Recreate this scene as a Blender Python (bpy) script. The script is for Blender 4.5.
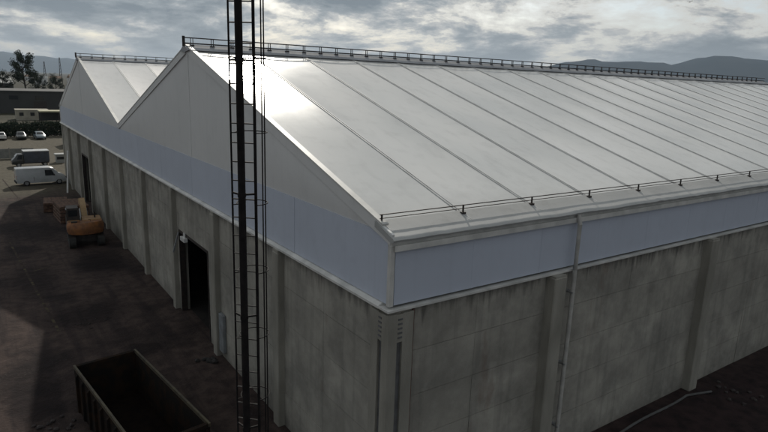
import bpy, bmesh, math, random
from mathutils import Vector, Matrix, noise
R = math.radians
random.seed(7)
S = bpy.context.scene
for o in list(bpy.data.objects): bpy.data.objects.remove(o)

# ------------------------------------------------------------------ camera
CAM = Vector((-8.55, -11.79, 12.83)); YAW, PITCH, ROLL = R(54.987), R(12.749), R(1.949)
fw = Vector((math.cos(YAW)*math.cos(PITCH), math.sin(YAW)*math.cos(PITCH), -math.sin(PITCH)))
rt = fw.cross(Vector((0, 0, 1))).normalized(); up = rt.cross(fw)
rt, up = math.cos(ROLL)*rt + math.sin(ROLL)*up, -math.sin(ROLL)*rt + math.cos(ROLL)*up
cd = bpy.data.cameras.new('camera'); cam = bpy.data.objects.new('camera', cd); S.collection.objects.link(cam)
cd.sensor_width = 36; cd.lens = 585.98/768*36; cd.clip_end = 60000; cd.clip_start = 0.1
M3 = Matrix((rt, up, -fw)).transposed(); cam.matrix_world = Matrix.Translation(CAM) @ M3.to_4x4()
S.camera = cam

# ------------------------------------------------------------------ light and sky
SUN_EL, SUN_AZ = R(31.5), R(64)                      # azimuth from +X, counter-clockwise
sund = Vector((math.cos(SUN_AZ)*math.cos(SUN_EL), math.sin(SUN_AZ)*math.cos(SUN_EL), math.sin(SUN_EL)))
W = bpy.data.worlds.new('World'); S.world = W; W.use_nodes = True
nt = W.node_tree; nt.nodes.clear()
def N(t, **k):
    n = nt.nodes.new(t)
    for a, b in k.items(): setattr(n, a, b)
    return n
def math_(op, a, b=None, c=None, clamp=False):
    n = N('ShaderNodeMath', operation=op, use_clamp=clamp)
    for i, v in enumerate((a, b, c)):
        if v is None: continue
        if hasattr(v, 'links'): nt.links.new(v, n.inputs[i])
        else: n.inputs[i].default_value = v
    return n.outputs[0]
def ramp_(fac, stops):
    n = N('ShaderNodeValToRGB'); e = n.color_ramp.elements
    while len(e) < len(stops): e.new(0.5)
    for q, (p, c) in zip(e, stops): q.position = p; q.color = (*c, 1)
    nt.links.new(fac, n.inputs[0]); return n.outputs[0]
def mix_(f, a, b, mode='MIX'):
    n = N('ShaderNodeMix', data_type='RGBA', blend_type=mode)
    for i, v in ((0, f), (6, a), (7, b)):
        if hasattr(v, 'links'): nt.links.new(v, n.inputs[i])
        else: n.inputs[i].default_value = v if i == 0 else (*v, 1)
    return n.outputs[2]
sky = N('ShaderNodeTexSky', sky_type='NISHITA', sun_disc=False)
sky.sun_elevation = SUN_EL; sky.sun_rotation = R(90) - SUN_AZ
sky.air_density = 1.0; sky.dust_density = 1.5; sky.ozone_density = 1.2
tc = N('ShaderNodeTexCoord'); sp = N('ShaderNodeSeparateXYZ'); nt.links.new(tc.outputs['Generated'], sp.inputs[0])
cu = N('ShaderNodeCombineXYZ'); nt.links.new(sp.outputs[0], cu.inputs[0]); nt.links.new(sp.outputs[1], cu.inputs[1])
nt.links.new(math_('MULTIPLY', math_('POWER', math_('MAXIMUM', sp.outputs[2], 0.0), .8), 2.4), cu.inputs[2])   # cloud banks flatten towards the horizon
def fbm(scale, off, detail=7, rough=.55, dist=.3):
    mp = N('ShaderNodeMapping'); mp.inputs['Location'].default_value = off; nt.links.new(cu.outputs[0], mp.inputs[0])
    n = N('ShaderNodeTexNoise'); n.inputs['Scale'].default_value = scale; n.inputs['Detail'].default_value = detail
    n.inputs['Roughness'].default_value = rough; n.inputs['Distortion'].default_value = dist
    nt.links.new(mp.outputs[0], n.inputs['Vector']); return n.outputs[0]
SKY_OFF = (2.96, 5.68, 10.4)
n1 = fbm(4.5, SKY_OFF, 10, .63, .25); n2 = fbm(13., (9.2, 4.4, 2.0), 8, .64, .2)
dens = math_('ADD', math_('MULTIPLY', n1, .72), math_('MULTIPLY', n2, .28))
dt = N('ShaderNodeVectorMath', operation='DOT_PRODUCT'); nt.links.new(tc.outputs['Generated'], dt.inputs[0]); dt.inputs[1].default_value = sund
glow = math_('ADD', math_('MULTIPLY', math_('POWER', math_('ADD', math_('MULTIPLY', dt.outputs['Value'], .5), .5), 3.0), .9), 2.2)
cloud = ramp_(dens, [(.36, (1.0, 1.12, 1.2)), (.41, (1.38, 1.4, 1.37)), (.455, (1.6, 1.57, 1.46)), (.485, (1.16, 1.18, 1.17)), (.515, (.74, .82, .87)), (.585, (.42, .5, .57))])
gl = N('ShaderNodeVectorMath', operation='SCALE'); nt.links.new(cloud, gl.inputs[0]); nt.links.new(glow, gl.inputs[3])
cover = math_('MULTIPLY', ramp_(dens, [(.37, (.55,)*3), (.47, (1,)*3)]), 1.0)
skyc = mix_(cover, sky.outputs[0], gl.outputs[0])
hz = math_('POWER', math_('SUBTRACT', 1.0, math_('MULTIPLY', math_('MAXIMUM', sp.outputs[2], 0.0), 9.0, clamp=True), clamp=True), 2.0)
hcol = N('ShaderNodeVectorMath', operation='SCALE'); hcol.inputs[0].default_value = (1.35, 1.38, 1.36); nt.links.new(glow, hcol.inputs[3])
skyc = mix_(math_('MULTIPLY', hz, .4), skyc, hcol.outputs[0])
bg = N('ShaderNodeBackground'); bg.inputs[1].default_value = 0.15; nt.links.new(skyc, bg.inputs[0])
wo = N('ShaderNodeOutputWorld'); nt.links.new(bg.outputs[0], wo.inputs[0])

sl = bpy.data.lights.new('sun', 'SUN'); sl.energy = 2.8; sl.angle = R(.8); sl.color = (1, .94, .84)
so = bpy.data.objects.new('sun', sl); S.collection.objects.link(so)
so.rotation_euler = (-sund).to_track_quat('-Z', 'Y').to_euler(); so.location = (0, 0, 60)
vs = S.view_settings; vs.view_transform = 'Standard'; vs.look = 'None'; vs.gamma = 1; vs.exposure = 0; vs.use_curve_mapping = False
S.render.engine = 'CYCLES'

# ------------------------------------------------------------------ materials
MATS = {}
def mat(name, col, col2=None, rough=.8, scale=2.0, bump=0.0, bscale=20.0, metal=0.0, spec=.5, lo=.35, hi=.65, stretch=(1, 1, 1), coat=0.0, detail=6):
    if name in MATS: return MATS[name]
    m = bpy.data.materials.new(name); m.use_nodes = True; t = m.node_tree; b = t.nodes['Principled BSDF']
    b.inputs['Roughness'].default_value = rough; b.inputs['Metallic'].default_value = metal
    b.inputs['Specular IOR Level'].default_value = spec; b.inputs['Coat Weight'].default_value = coat
    b.inputs['Coat Roughness'].default_value = .1
    g = t.nodes.new('ShaderNodeNewGeometry'); mp = t.nodes.new('ShaderNodeMapping'); mp.inputs['Scale'].default_value = stretch
    t.links.new(g.outputs['Position'], mp.inputs[0])
    n = t.nodes.new('ShaderNodeTexNoise'); n.inputs['Scale'].default_value = scale; n.inputs['Detail'].default_value = detail
    t.links.new(mp.outputs[0], n.inputs['Vector'])
    r = t.nodes.new('ShaderNodeValToRGB'); r.color_ramp.elements[0].position = lo; r.color_ramp.elements[1].position = hi
    r.color_ramp.elements[0].color = (*col, 1); r.color_ramp.elements[1].color = (*(col2 or [c*.75 for c in col]), 1)
    t.links.new(n.outputs[0], r.inputs[0]); t.links.new(r.outputs[0], b.inputs['Base Color'])
    if bump:
        n2 = t.nodes.new('ShaderNodeTexNoise'); n2.inputs['Scale'].default_value = bscale; n2.inputs['Detail'].default_value = 5
        t.links.new(mp.outputs[0], n2.inputs['Vector'])
        bp = t.nodes.new('ShaderNodeBump'); bp.inputs['Strength'].default_value = bump; bp.inputs['Distance'].default_value = .05
        t.links.new(n2.outputs[0], bp.inputs['Height']); t.links.new(bp.outputs[0], b.inputs['Normal'])
    MATS[name] = m; return m
class NT:                                              # small helper for richer materials
    def __init__(s, name, rough=.8):
        s.m = bpy.data.materials.new(name); s.m.use_nodes = True; s.t = s.m.node_tree; s.b = s.t.nodes['Principled BSDF']
        s.b.inputs['Roughness'].default_value = rough
        s.g = s.t.nodes.new('ShaderNodeNewGeometry').outputs['Position']; MATS[name] = s.m
        x = s.t.nodes.new('ShaderNodeSeparateXYZ'); s.t.links.new(s.g, x.inputs[0]); s.x, s.y, s.z = x.outputs
    def put(s, n, i, v):
        if hasattr(v, 'links'): s.t.links.new(v, n.inputs[i])
        elif isinstance(v, (tuple, list)): n.inputs[i].default_value = (*v, 1) if len(n.inputs[i].default_value) == 4 and len(v) == 3 else v
        else: n.inputs[i].default_value = v
    def noise(s, scale, stretch=(1, 1, 1), detail=6, rough=.55, loc=(0, 0, 0)):
        mp = s.t.nodes.new('ShaderNodeMapping'); mp.inputs['Scale'].default_value = stretch; mp.inputs['Location'].default_value = loc
        s.t.links.new(s.g, mp.inputs[0]); n = s.t.nodes.new('ShaderNodeTexNoise'); n.inputs['Scale'].default_value = scale
        n.inputs['Detail'].default_value = detail; n.inputs['Roughness'].default_value = rough
        s.t.links.new(mp.outputs[0], n.inputs['Vector']); return n.outputs[0]
    def mr(s, v, a, b, c=0., d=1.):
        n = s.t.nodes.new('ShaderNodeMapRange')
        for i, q in enumerate((v, a, b, c, d)): s.put(n, i, q)
        return n.outputs[0]
    def mth(s, op, a, b=0.):
        n = s.t.nodes.new('ShaderNodeMath'); n.operation = op; s.put(n, 0, a); s.put(n, 1, b); return n.outputs[0]
    def mix(s, f, a, b, mode='MIX'):
        n = s.t.nodes.new('ShaderNodeMix'); n.data_type = 'RGBA'; n.blend_type = mode
        s.put(n, 0, f); s.put(n, 6, a); s.put(n, 7, b); return n.outputs[2]
    def bump(s, h, st=.4, dist=.03):
        n = s.t.nodes.new('ShaderNodeBump'); n.inputs['Strength'].default_value = st; n.inputs['Distance'].default_value = dist
        s.t.links.new(h, n.inputs['Height']); s.t.links.new(n.outputs[0], s.b.inputs['Normal'])
    def col(s, c): s.put(s.b, 'Base Color', c)

# yard ground: dark trodden earth and old asphalt, paler dust beyond the yard
q = NT('ground', .92)
a = q.noise(.22); b = q.noise(1.7); c = q.noise(9.0); f = q.noise(.05, loc=(3, 8, 0))
base = q.mix(q.mr(b, .38, .66), (.072, .052, .046), (.038, .028, .026))
base = q.mix(q.mth('MULTIPLY', q.mr(a, .5, .62), .8), base, (.014, .011, .012))
base = q.mix(q.mth('MULTIPLY', q.mr(c, .58, .7), .45), base, (.09, .078, .066))
trk = q.noise(1.5, (1, .06, 1), 4)
base = q.mix(q.mth('MULTIPLY', q.mr(trk, .5, .62), .55), base, (.022, .017, .018))
for (x0, y0, ax, ay) in ((-4.7, 21.8, 1.9, 1.6), (-6.4, 29.5, 1.3, 3.2), (-2.2, 31.5, 1.6, 3.0), (-7.6, 13.5, 1.0, 2.4), (-3.0, 16.0, .9, .9), (-5.2, 43, 2.0, 4.0)):   # old oil and mud stains
    dx = q.mth('DIVIDE', q.mth('SUBTRACT', q.x, x0), ax); dy = q.mth('DIVIDE', q.mth('SUBTRACT', q.y, y0), ay)
    dd = q.mth('ADD', q.mth('SQRT', q.mth('ADD', q.mth('MULTIPLY', dx, dx), q.mth('MULTIPLY', dy, dy))), q.mth('MULTIPLY', q.mth('SUBTRACT', b, .5), 2.6))
    base = q.mix(q.mth('MULTIPLY', q.mr(dd, 1.15, .7), .72), base, (.012, .009, .01))
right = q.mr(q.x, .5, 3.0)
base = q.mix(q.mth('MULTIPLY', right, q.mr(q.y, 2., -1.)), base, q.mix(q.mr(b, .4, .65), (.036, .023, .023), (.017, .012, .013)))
lane = q.mix(q.mr(b, .35, .65), (.12, .107, .08), (.082, .073, .055))
farf = q.mix(q.mr(f, .42, .58), (.05, .045, .03), (.03, .033, .022))
base = q.mix(q.mr(q.mth('ADD', q.y, q.mth('MULTIPLY', a, 14.)), 64, 72), base, lane)
base = q.mix(q.mr(q.mth('ADD', q.y, q.mth('MULTIPLY', a, 60.)), 180, 220), base, farf)
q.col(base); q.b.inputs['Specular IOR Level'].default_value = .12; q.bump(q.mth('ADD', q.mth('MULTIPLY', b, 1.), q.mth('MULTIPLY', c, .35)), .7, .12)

# poured concrete with form boards, drip stains and rust
q = NT('concrete', .9)
a = q.noise(.6, detail=9, rough=.65); b = q.noise(3.2); st = q.noise(1.0, (2.6, 2.6, .16)); st2 = q.noise(1.0, (5.5, 5.5, .35), loc=(4, 1, 0))
base = q.mix(q.mr(a, .38, .62), (.43, .41, .36), (.24, .23, .205))
base = q.mix(q.mth('MULTIPLY', q.mr(q.noise(.22, (1, 1, 1.4), 7, .62, (2, 5, 1)), .44, .6), .4), base, (.2, .192, .172))
base = q.mix(q.mth('MULTIPLY', q.t.nodes.new('ShaderNodeObjectInfo').outputs['Random'], .28), base, (.24, .225, .195))
base = q.mix(q.mth('MULTIPLY', q.mr(st, .52, .68), .32), base, (.12, .12, .108))
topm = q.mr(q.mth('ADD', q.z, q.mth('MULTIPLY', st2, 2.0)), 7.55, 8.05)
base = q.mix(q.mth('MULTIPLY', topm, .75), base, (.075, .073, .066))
base = q.mix(q.mth('MULTIPLY', q.mr(q.noise(.8, (1, 1, .3), loc=(7, 2, 5)), .63, .72), .5), base, (.15, .085, .06))
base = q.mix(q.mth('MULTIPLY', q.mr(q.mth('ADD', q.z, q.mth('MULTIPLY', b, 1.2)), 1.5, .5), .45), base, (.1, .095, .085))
base = q.mix(q.mth('MULTIPLY', q.mr(b, .55, .7), .3), base, (.36, .35, .31))
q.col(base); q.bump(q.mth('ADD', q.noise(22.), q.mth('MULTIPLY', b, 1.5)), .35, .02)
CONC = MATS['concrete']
CONC2 = mat('concrete_column', (.33, .315, .275), (.23, .22, .19), .9, 1.6, .3, 18, stretch=(1, 1, .35))

# PVC membranes
def membrane(name, c1, c2, rough, dirt=.35, eave=False):
    q = NT(name, rough); q.b.inputs['Specular IOR Level'].default_value = .5
    a = q.noise(.35); d = q.noise(1.3, (1, 1, 1), 8, .62)
    base = q.mix(q.mr(a, .3, .7), c1, c2)
    base = q.mix(q.mth('MULTIPLY', q.mr(d, .52, .75), dirt), base, tuple(v*.62 for v in c1))
    if eave:                                           # dust collects on the flat edge just above the gutter
        e = q.mr(q.mth('ADD', q.z, q.mth('MULTIPLY', d, 1.6)), 10.4, 9.7)
        base = q.mix(q.mth('MULTIPLY', e, .4), base, (.36, .35, .33))
    run = q.noise(1.0, (2.2, .1, 2.2) if eave else (4, 4, .22), 5)     # rain run-off marks down the slope
    base = q.mix(q.mth('MULTIPLY', q.mr(run, .54, .72), .25 if eave else .1), base, tuple(v*.6 for v in c1))
    oi = q.t.nodes.new('ShaderNodeObjectInfo').outputs['Random']
    base = q.mix(q.mth('MULTIPLY', oi, .14), base, tuple(v*.72 for v in c1))
    q.col(base); q.put(q.b, 'Roughness', q.mr(q.noise(.8), .3, .7, rough*.95, rough*1.06))
    q.bump(q.mth('ADD', q.noise(.7, (1, 1, 1), 2), q.mth('MULTIPLY', q.noise(5.), .04)), .07, .04); return MATS[name]
ROOF = membrane('roof_membrane', (.71, .71, .695), (.66, .665, .655), .19, .3, True)
GABLE = membrane('gable_membrane', (.72, .72, .715), (.68, .685, .68), .55, .2)
BAND = membrane('band_sheet', (.56, .61, .71), (.525, .57, .665), .55, .2)
TRIM = mat('white_trim', (.7, .69, .66), (.5, .5, .48), .5, 1.5, metal=0)
ALU = mat('seam_profile', (.62, .62, .61), (.5, .5, .49), .5, 2)
CAPM = mat('ridge_cover', (.42, .43, .45), (.33, .34, .36), .8, 1.0, .1, 5, spec=.2)
DARK = mat('dark_steel', (.03, .028, .027), (.06, .045, .04), .55, 4, .1, 30, metal=.4)
MAST = mat('mast_paint', (.012, .011, .012), (.022, .019, .019), .7, 6, .1, 40, metal=0, spec=.12)
GALV = mat('galvanised', (.4, .41, .42), (.25, .26, .27), .45, 8, metal=.6)
PIPE = mat('pipe_grey', (.5, .49, .46), (.38, .37, .35), .5, 3)
SLOT = mat('slot_dark', (.15, .15, .155), (.1, .1, .1), .9, 3)
RUST = mat('rusty_steel', (.013, .009, .007), (.007, .005, .005), 1.0, 3.5, .4, 18, spec=.04)
RUST2 = mat('skip_paint', (.016, .014, .013), (.03, .019, .013), .95, 2.2, .3, 14, lo=.42, hi=.62, spec=.08)
ORANGE = mat('machine_orange', (.27, .105, .028), (.13, .052, .02), .7, 2.5, coat=.2)
BLACK = mat('black_rubber', (.016, .016, .016), (.03, .027, .025), .85, 5, .2, 30)
GLASS = mat('tinted_glass', (.015, .018, .022), (.02, .022, .026), .08, 3)
WHITE = mat('white_paint', (.75, .75, .74), (.62, .62, .6), .3, 1.2, coat=.4)
NAVY = mat('navy_paint', (.04, .052, .075), (.028, .036, .05), .45, 2, coat=.3)
CARGREY = mat('greyblue_paint', (.22, .27, .3), (.18, .22, .25), .3, 2, coat=.5)
CARDARK = mat('dark_car_paint', (.03, .035, .035), (.02, .024, .024), .28, 2, coat=.5)
RED = mat('red_lens', (.35, .02, .015), (.25, .015, .01), .25)
WOOD = mat('weathered_timber', (.16, .09, .06), (.08, .045, .033), .9, 6, .3, 30, stretch=(1, .2, 1))
DWALL = mat('dark_sheet', (.05, .05, .048), (.035, .035, .034), .7, .3)
BEIGE = mat('beige_render', (.4, .37, .3), (.3, .28, .23), .9, .8)
TILE = mat('roof_tile', (.3, .2, .14), (.2, .14, .1), .9, 1)
LGREY = mat('light_roof', (.4, .41, .4), (.3, .31, .3), .7, .4)
BARK = mat('bark', (.05, .04, .03), (.03, .024, .018), .95, 4, .4, 10)
LEAF = mat('leaf', (.05, .065, .03), (.03, .042, .02), .7, 1.5)
LEAF2 = mat('leaf_dark', (.035, .05, .03), (.02, .03, .018), .75, 1.5)
HILL = mat('hill_forest_hazed', (.014, .03, .046), (.03, .046, .06), 1.0, .004, spec=0)  # forest colour with the blue of distant haze painted in
LINE = mat('worn_paint', (.085, .07, .045), (.04, .031, .028), .95, 2.2, lo=.36, hi=.5, spec=.1)
INTF = mat('inside_floor', (.035, .032, .03), (.022, .02, .02), .95, 1, spec=.1)

# ------------------------------------------------------------------ mesh helpers
class MB:
    def __init__(s): s.v = []; s.f = []
    def add(s, vs, fs):
        n = len(s.v); s.v += [tuple(v) for v in vs]; s.f += [tuple(i+n for i in f) for f in fs]; return s
    def box(s, x0, x1, y0, y1, z0, z1, b=0.0):
        v = [(x0, y0, z0), (x1, y0, z0), (x1, y1, z0), (x0, y1, z0), (x0, y0, z1), (x1, y0, z1), (x1, y1, z1), (x0, y1, z1)]
        return s.add(v, [(0, 3, 2, 1), (4, 5, 6, 7), (0, 1, 5, 4), (1, 2, 6, 5), (2, 3, 7, 6), (3, 0, 4, 7)])
    def cbox(s, x0, x1, y0, y1, z0, z1, b):            # box with chamfered vertical and top edges
        def ring(i, z): return [(x0+b+i, y0+i, z), (x1-b-i, y0+i, z), (x1-i, y0+b+i, z), (x1-i, y1-b-i, z), (x1-b-i, y1-i, z), (x0+b+i, y1-i, z), (x0+i, y1-b-i, z), (x0+i, y0+b+i, z)]
        return s.rings([ring(0, z0), ring(0, z1-b), ring(b*.7, z1)])
    def rings(s, rs, cap=True):
        n = len(rs[0]); v = [p for r in rs for p in r]; f = []
        for k in range(len(rs)-1):
            for i in range(n): j = (i+1) % n; f.append((k*n+i, k*n+j, (k+1)*n+j, (k+1)*n+i))
        if cap: f.append(tuple(range(n-1, -1, -1))); f.append(tuple((len(rs)-1)*n+i for i in range(n)))
        return s.add(v, f)
    def tube(s, pts, r, n=8, r2=None, cap=True):
        pts = [Vector(p) for p in pts]; rs = []; m = len(pts)
        for i, p in enumerate(pts):
            d = (pts[min(i+1, m-1)] - pts[max(i-1, 0)]).normalized()
            a = d.cross(Vector((0, 0, 1)));
            if a.length < .05: a = d.cross(Vector((1, 0, 0)))
            a.normalize(); c = a.cross(d); rr = r if r2 is None else r + (r2-r)*i/(m-1)
            rs.append([p + (a*math.cos(t) + c*math.sin(t))*rr for t in [2*math.pi*k/n for k in range(n)]])
        return s.rings(rs, cap)
    def beam(s, p, q, w, h):                            # square bar, w across, h in the other direction
        p, q = Vector(p), Vector(q); d = (q-p).normalized(); a = d.cross(Vector((0, 0, 1)))
        if a.length < .05: a = Vector((1, 0, 0))
        a.normalize(); c = a.cross(d)
        return s.rings([[e + a*(i*w/2) + c*(j*h/2) for i, j in ((-1, -1), (1, -1), (1, 1), (-1, 1))] for e in (p, q)])
    def prism(s, prof, axis, a0, a1):                   # profile polygon extruded along an axis
        mk = {'x': lambda p, a: (a, p[0], p[1]), 'y': lambda p, a: (p[0], a, p[1]), 'z': lambda p, a: (p[0], p[1], a)}[axis]
        return s.rings([[mk(p, a0) for p in prof], [mk(p, a1) for p in prof]])
    def mesh(s, name, m, smooth=False):
        me = bpy.data.meshes.new(name); me.from_pydata(s.v, [], s.f); me.materials.append(m)
        bm = bmesh.new(); bm.from_mesh(me); bmesh.ops.recalc_face_normals(bm, faces=bm.faces); bm.to_mesh(me); bm.free()
        if smooth:
            me.polygons.foreach_set('use_smooth', [True]*len(me.polygons))
            if smooth != 'all': me.set_sharp_from_angle(angle=R(40))
        return me
    def obj(s, name, m, parent=None, smooth=False): return link(name, s.mesh(name, m, smooth), parent)
def link(name, me, parent=None, loc=None, rot=None):
    o = bpy.data.objects.new(name, me); S.collection.objects.link(o)
    if parent: o.parent = parent
    if loc: o.location = loc
    if rot: o.rotation_euler = rot
    return o
def tag(o, label, cat, group=None):
    o['label'] = label; o['category'] = cat
    if group: o['group'] = group
    return o
def thing(name, label, cat, loc=(0, 0, 0), rz=0, group=None):
    return tag(link(name, None, None, loc, (0, 0, rz)), label, cat, group)
def struct(o): o['kind'] = 'structure'; return o

# ------------------------------------------------------------------ ground, hills
g = MB(); E_ = 26000
xs = [-E_, -2000, -200, -40, 0, 40, 200, 2000, E_]
g.add([(x, y, 0) for y in xs for x in xs], [(j*9+i, j*9+i+1, (j+1)*9+i+1, (j+1)*9+i) for j in range(8) for i in range(8)])
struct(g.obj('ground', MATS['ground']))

def hills(name, az0, az1, d0, d1, hfun, n=160, m=14):
    h = MB(); v = []
    for j in range(m+1):
        t = j/m; d = d0 + (d1-d0)*t; env = math.sin(math.pi*min(1, t*1.05))**1.2 if t < .96 else 0
        for i in range(n+1):
            az = az0 + (az1-az0)*i/n; p = Vector((math.cos(R(az))*d, math.sin(R(az))*d, 0))
            z = hfun(az)*env*(1 + .26*noise.fractal(p*.0011, .9, 2.1, 7)) - 6
            v.append((p.x, p.y, z))
    f = [(j*(n+1)+i, j*(n+1)+i+1, (j+1)*(n+1)+i+1, (j+1)*(n+1)+i) for j in range(m) for i in range(n)]
    h.add(v, f); return struct(h.obj(name, HILL, None, 'all'))
def interp(tab):
    def f(a):
        for (a0, h0), (a1, h1) in zip(tab, tab[1:]):
            if a0 <= a <= a1: t = (a-a0)/(a1-a0); t = t*t*(3-2*t); return h0 + (h1-h0)*t
        return tab[0][1] if a < tab[0][0] else tab[-1][1]
    return f
hills('hills', -40, 60, 5200, 8200, interp([(-40, 380), (5, 390), (15, 380), (21, 355), (25, 370), (28, 335), (31, 312), (34, 300), (38, 285), (41, 220), (50, 110), (60, 20)]))
hills('mountains', 60, 150, 12000, 17000, interp([(60, 60), (76, 150), (86, 330), (92, 420), (97, 330), (104, 380), (120, 420), (150, 400)]))

# ------------------------------------------------------------------ the twin-gable hall
GW = 34.286; WT = 2*GW; L = 58.8; NB = 20; BAY = L/NB
Z1, Z2, ZR, ZV = 6.99, 9.0, 14.20, 9.25            # ledge, eave, membrane ridge line, valley
CAPTOP = 14.32
hall = thing('storage_hall', 'twin-gabled hall with glossy white membrane roof on grey concrete walls', 'hall')

# concrete walls: stacked slabs between columns, joints recessed
def slabs_long(y, sgn, cols):
    edges = [0.75] + cols + [L-.75]
    for a, b in zip(edges, edges[1:]):
        x0, x1 = a+.3, b-.3
        if a == edges[0]: x0 = .74
        if b == edges[-1]: x1 = L-.74
        xm = x0 + (x1-x0)*.45
        for k in range(5):
            z0, z1 = k*1.4-.2*(k == 0), (k+1)*1.4-.014
            for (u0, u1) in ((x0, xm-.006), (xm+.006, x1)):
                off = random.uniform(0, .014)
                yo = y + sgn*(.06+off)
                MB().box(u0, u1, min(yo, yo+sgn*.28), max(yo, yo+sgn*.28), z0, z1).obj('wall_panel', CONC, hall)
LCOL = [6.62 + 9.95*i for i in range(6)]
slabs_long(0, 1, [c for c in LCOL if c < L-2]); slabs_long(WT, -1, [c for c in LCOL if c < L-2])
GC = WT/10
DOORS = {2: (15.1, 19.95, 4.7), 7: (49.6, 53.9, 5.0)}
for face, x, sg in (('front', 0, 1), ('back', L, -1)):
    for i in range(10):
        y0 = .75 if i == 0 else i*GC+.24; y1 = WT-.75 if i == 9 else (i+1)*GC-.24
        ym = (y0+y1)/2
        for k in range(5):
            z0, z1 = k*1.4-.2*(k == 0), (k+1)*1.4-.014
            runs = [(y0, ym-.006), (ym+.006, y1)]
            if face == 'front' and i in DOORS:
                d0, d1, dh = DOORS[i]
                if z0 < dh-.05: runs = [(y0, d0), (d1, y1)]
                if z0 < dh < z1 and dh - z0 > .05:
                    z1d = z1; z1 = dh
                    MB().box(x+.075, x+.35, d0+.004, d1-.004, dh, z1d).obj('lintel', CONC, hall)
                    xo = x+.06
                    for (u0, u1) in runs: MB().box(xo, xo+.28, u0, u1, dh+.003, z1d).obj('wall_panel', CONC, hall)
            for (u0, u1) in runs:
                xo = x + sg*(.06+random.uniform(0, .014))
                MB().box(min(xo, xo+sg*.28), max(xo, xo+sg*.28), u0, u1, z0, z1).obj('wall_panel', CONC, hall)
# backing leaf behind the slab joints
MB().box(.75, L-.75, .36, .5, 0, 8.9).box(.75, L-.75, WT-.5, WT-.36, 0, 8.9).box(L-.5, L-.36, .5, WT-.5, 0, 8.9).obj('wall_core', CONC2, hall)
bk = MB(); yy = .5
for i in sorted(DOORS):
    d0, d1, dh = DOORS[i]; bk.box(.36, .5, yy, d0, 0, 8.9); bk.box(.36, .5, d0, d1, dh+.02, 8.9); yy = d1
bk.box(.36, .5, yy, WT-.5, 0, 8.9).obj('wall_core', CONC2, hall)
MB().box(.5, L-.5, .5, WT-.5, .004, .02).obj('floor_slab', INTF, hall)
# columns
def column(cx, cy, ax):
    m = MB()
    if ax == 'y': m.cbox(cx-.3, cx+.3, cy-.3, cy+.3, 0, 6.88, .03)
    else: m.cbox(cx-.2, cx+.3, cy-.24, cy+.24, 0, 6.84, .03)
    o = m.obj('column', CONC2, hall)
    c = MB()
    if ax == 'y': c.box(cx-.28, cx+.28, cy-.28, cy+.05, 6.87, 6.935)
    else: c.box(cx-.18, cx+.05, cy-.22, cy+.22, 6.83, 6.925)
    c.obj('capital', CONC2, o)
for c in LCOL[:-1]: column(c, 0, 'y')
for i in range(1, 10): column(0, i*GC, 'x')
# corner columns with cast-in channels
def corner(cx, cy, sx, sy, detail):
    m = MB(); w = .74
    def bx(x0, x1, y0, y1, z0, z1): m.box(min(cx+sx*x0, cx+sx*x1), max(cx+sx*x0, cx+sx*x1), min(cy+sy*y0, cy+sy*y1), max(cy+sy*y0, cy+sy*y1), z0, z1)
    bx(0, w, 0, w, 0, 6.9)
    if detail:                                          # raised faces leave vertical channels
        for a, b in ((-.1, .2), (.38, w)): bx(a, b, -.1, -.004, 0, 6.86); 
        for a, b in ((-.004, .2), (.38, w)): bx(-.1, -.004, a, b, 0, 6.85)
        bx(.2, .38, -.1, -.004, 6.05, 6.84); bx(-.1, -.004, .2, .38, 6.05, 6.83)
    o = m.obj('corner_column', CONC2, hall)
    if detail:
        MB().box(cx+.2, cx+.38, cy-.03, cy-.004, 0, 6.05).box(cx-.03, cx-.004, cy+.2, cy+.38, 0, 6.05).obj('channel', SLOT, o)
        for k in range(5):
            z = 6.16 + k*.13
            MB().box(cx+.22, cx+.36, cy-.115, cy-.1, z, z+.05).obj('anchor_plate', SLOT, o); MB().box(cx-.115, cx-.1, cy+.22, cy+.36, z, z+.05).obj('anchor_plate', SLOT, o)
MB().box(.742, .79, -.06, .05, 0, 6.9).obj('joint_seal', mat('rust_joint', (.12, .05, .035), (.07, .03, .022), .9, 3), hall)
corner(0, 0, 1, 1, True); corner(L, 0, -1, 1, False); corner(0, WT, 1, -1, False); corner(L, WT, -1, -1, False)

# white ledge on top of the concrete
prof = [(-.13, 6.93), (.36, 6.93), (.36, 7.05), (-.02, 7.07), (-.13, 7.0)]
MB().prism([(-.1, 6.94), (.36, 6.94), (.36, 7.0), (-.1, 7.0)], 'x', -.13, L+.1).obj('ledge', TRIM, hall)
MB().prism([(x, z) for x, z in prof], 'y', .363, WT+.1).obj('ledge', TRIM, hall)
MB().box(.4, L, WT-.3, WT+.1, 6.93, 7.05).obj('ledge', TRIM, hall)

# blue-grey sheet band: one sheet per bay, frames between
for i in range(NB):
    x0, x1 = i*BAY+.012, (i+1)*BAY-.012
    if i == 0: x0 = .14
    MB().box(x0, x1, .03, .09, 7.08, 8.72).obj('band_sheet', BAND, hall)
    MB().box(x0, x1, WT-.09, WT-.03, 7.08, 8.72).obj('band_sheet', BAND, hall)
for i in range(NB+1):
    x = i*BAY
    if 0 < i < NB: MB().box(x-.03, x+.03, .026, .05, 7.075, 8.72).obj('band_lap', BAND, hall)
MB().box(0, L, .0, .2, 8.72, 8.97).obj('fascia', TRIM, hall)
MB().box(0, L, WT-.2, WT, 8.72, 8.97).obj('fascia', TRIM, hall)
for y in (0, WT-.14):                                   # corner posts of the band
    MB().box(-.03, .1, y, y+.14, 7.07, 8.716).obj('corner_trim', TRIM, hall)
MB().box(-.012, .1, .145, .165, 7.07, 8.716).obj('corner_joint', DARK, hall)
NG = 12
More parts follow.
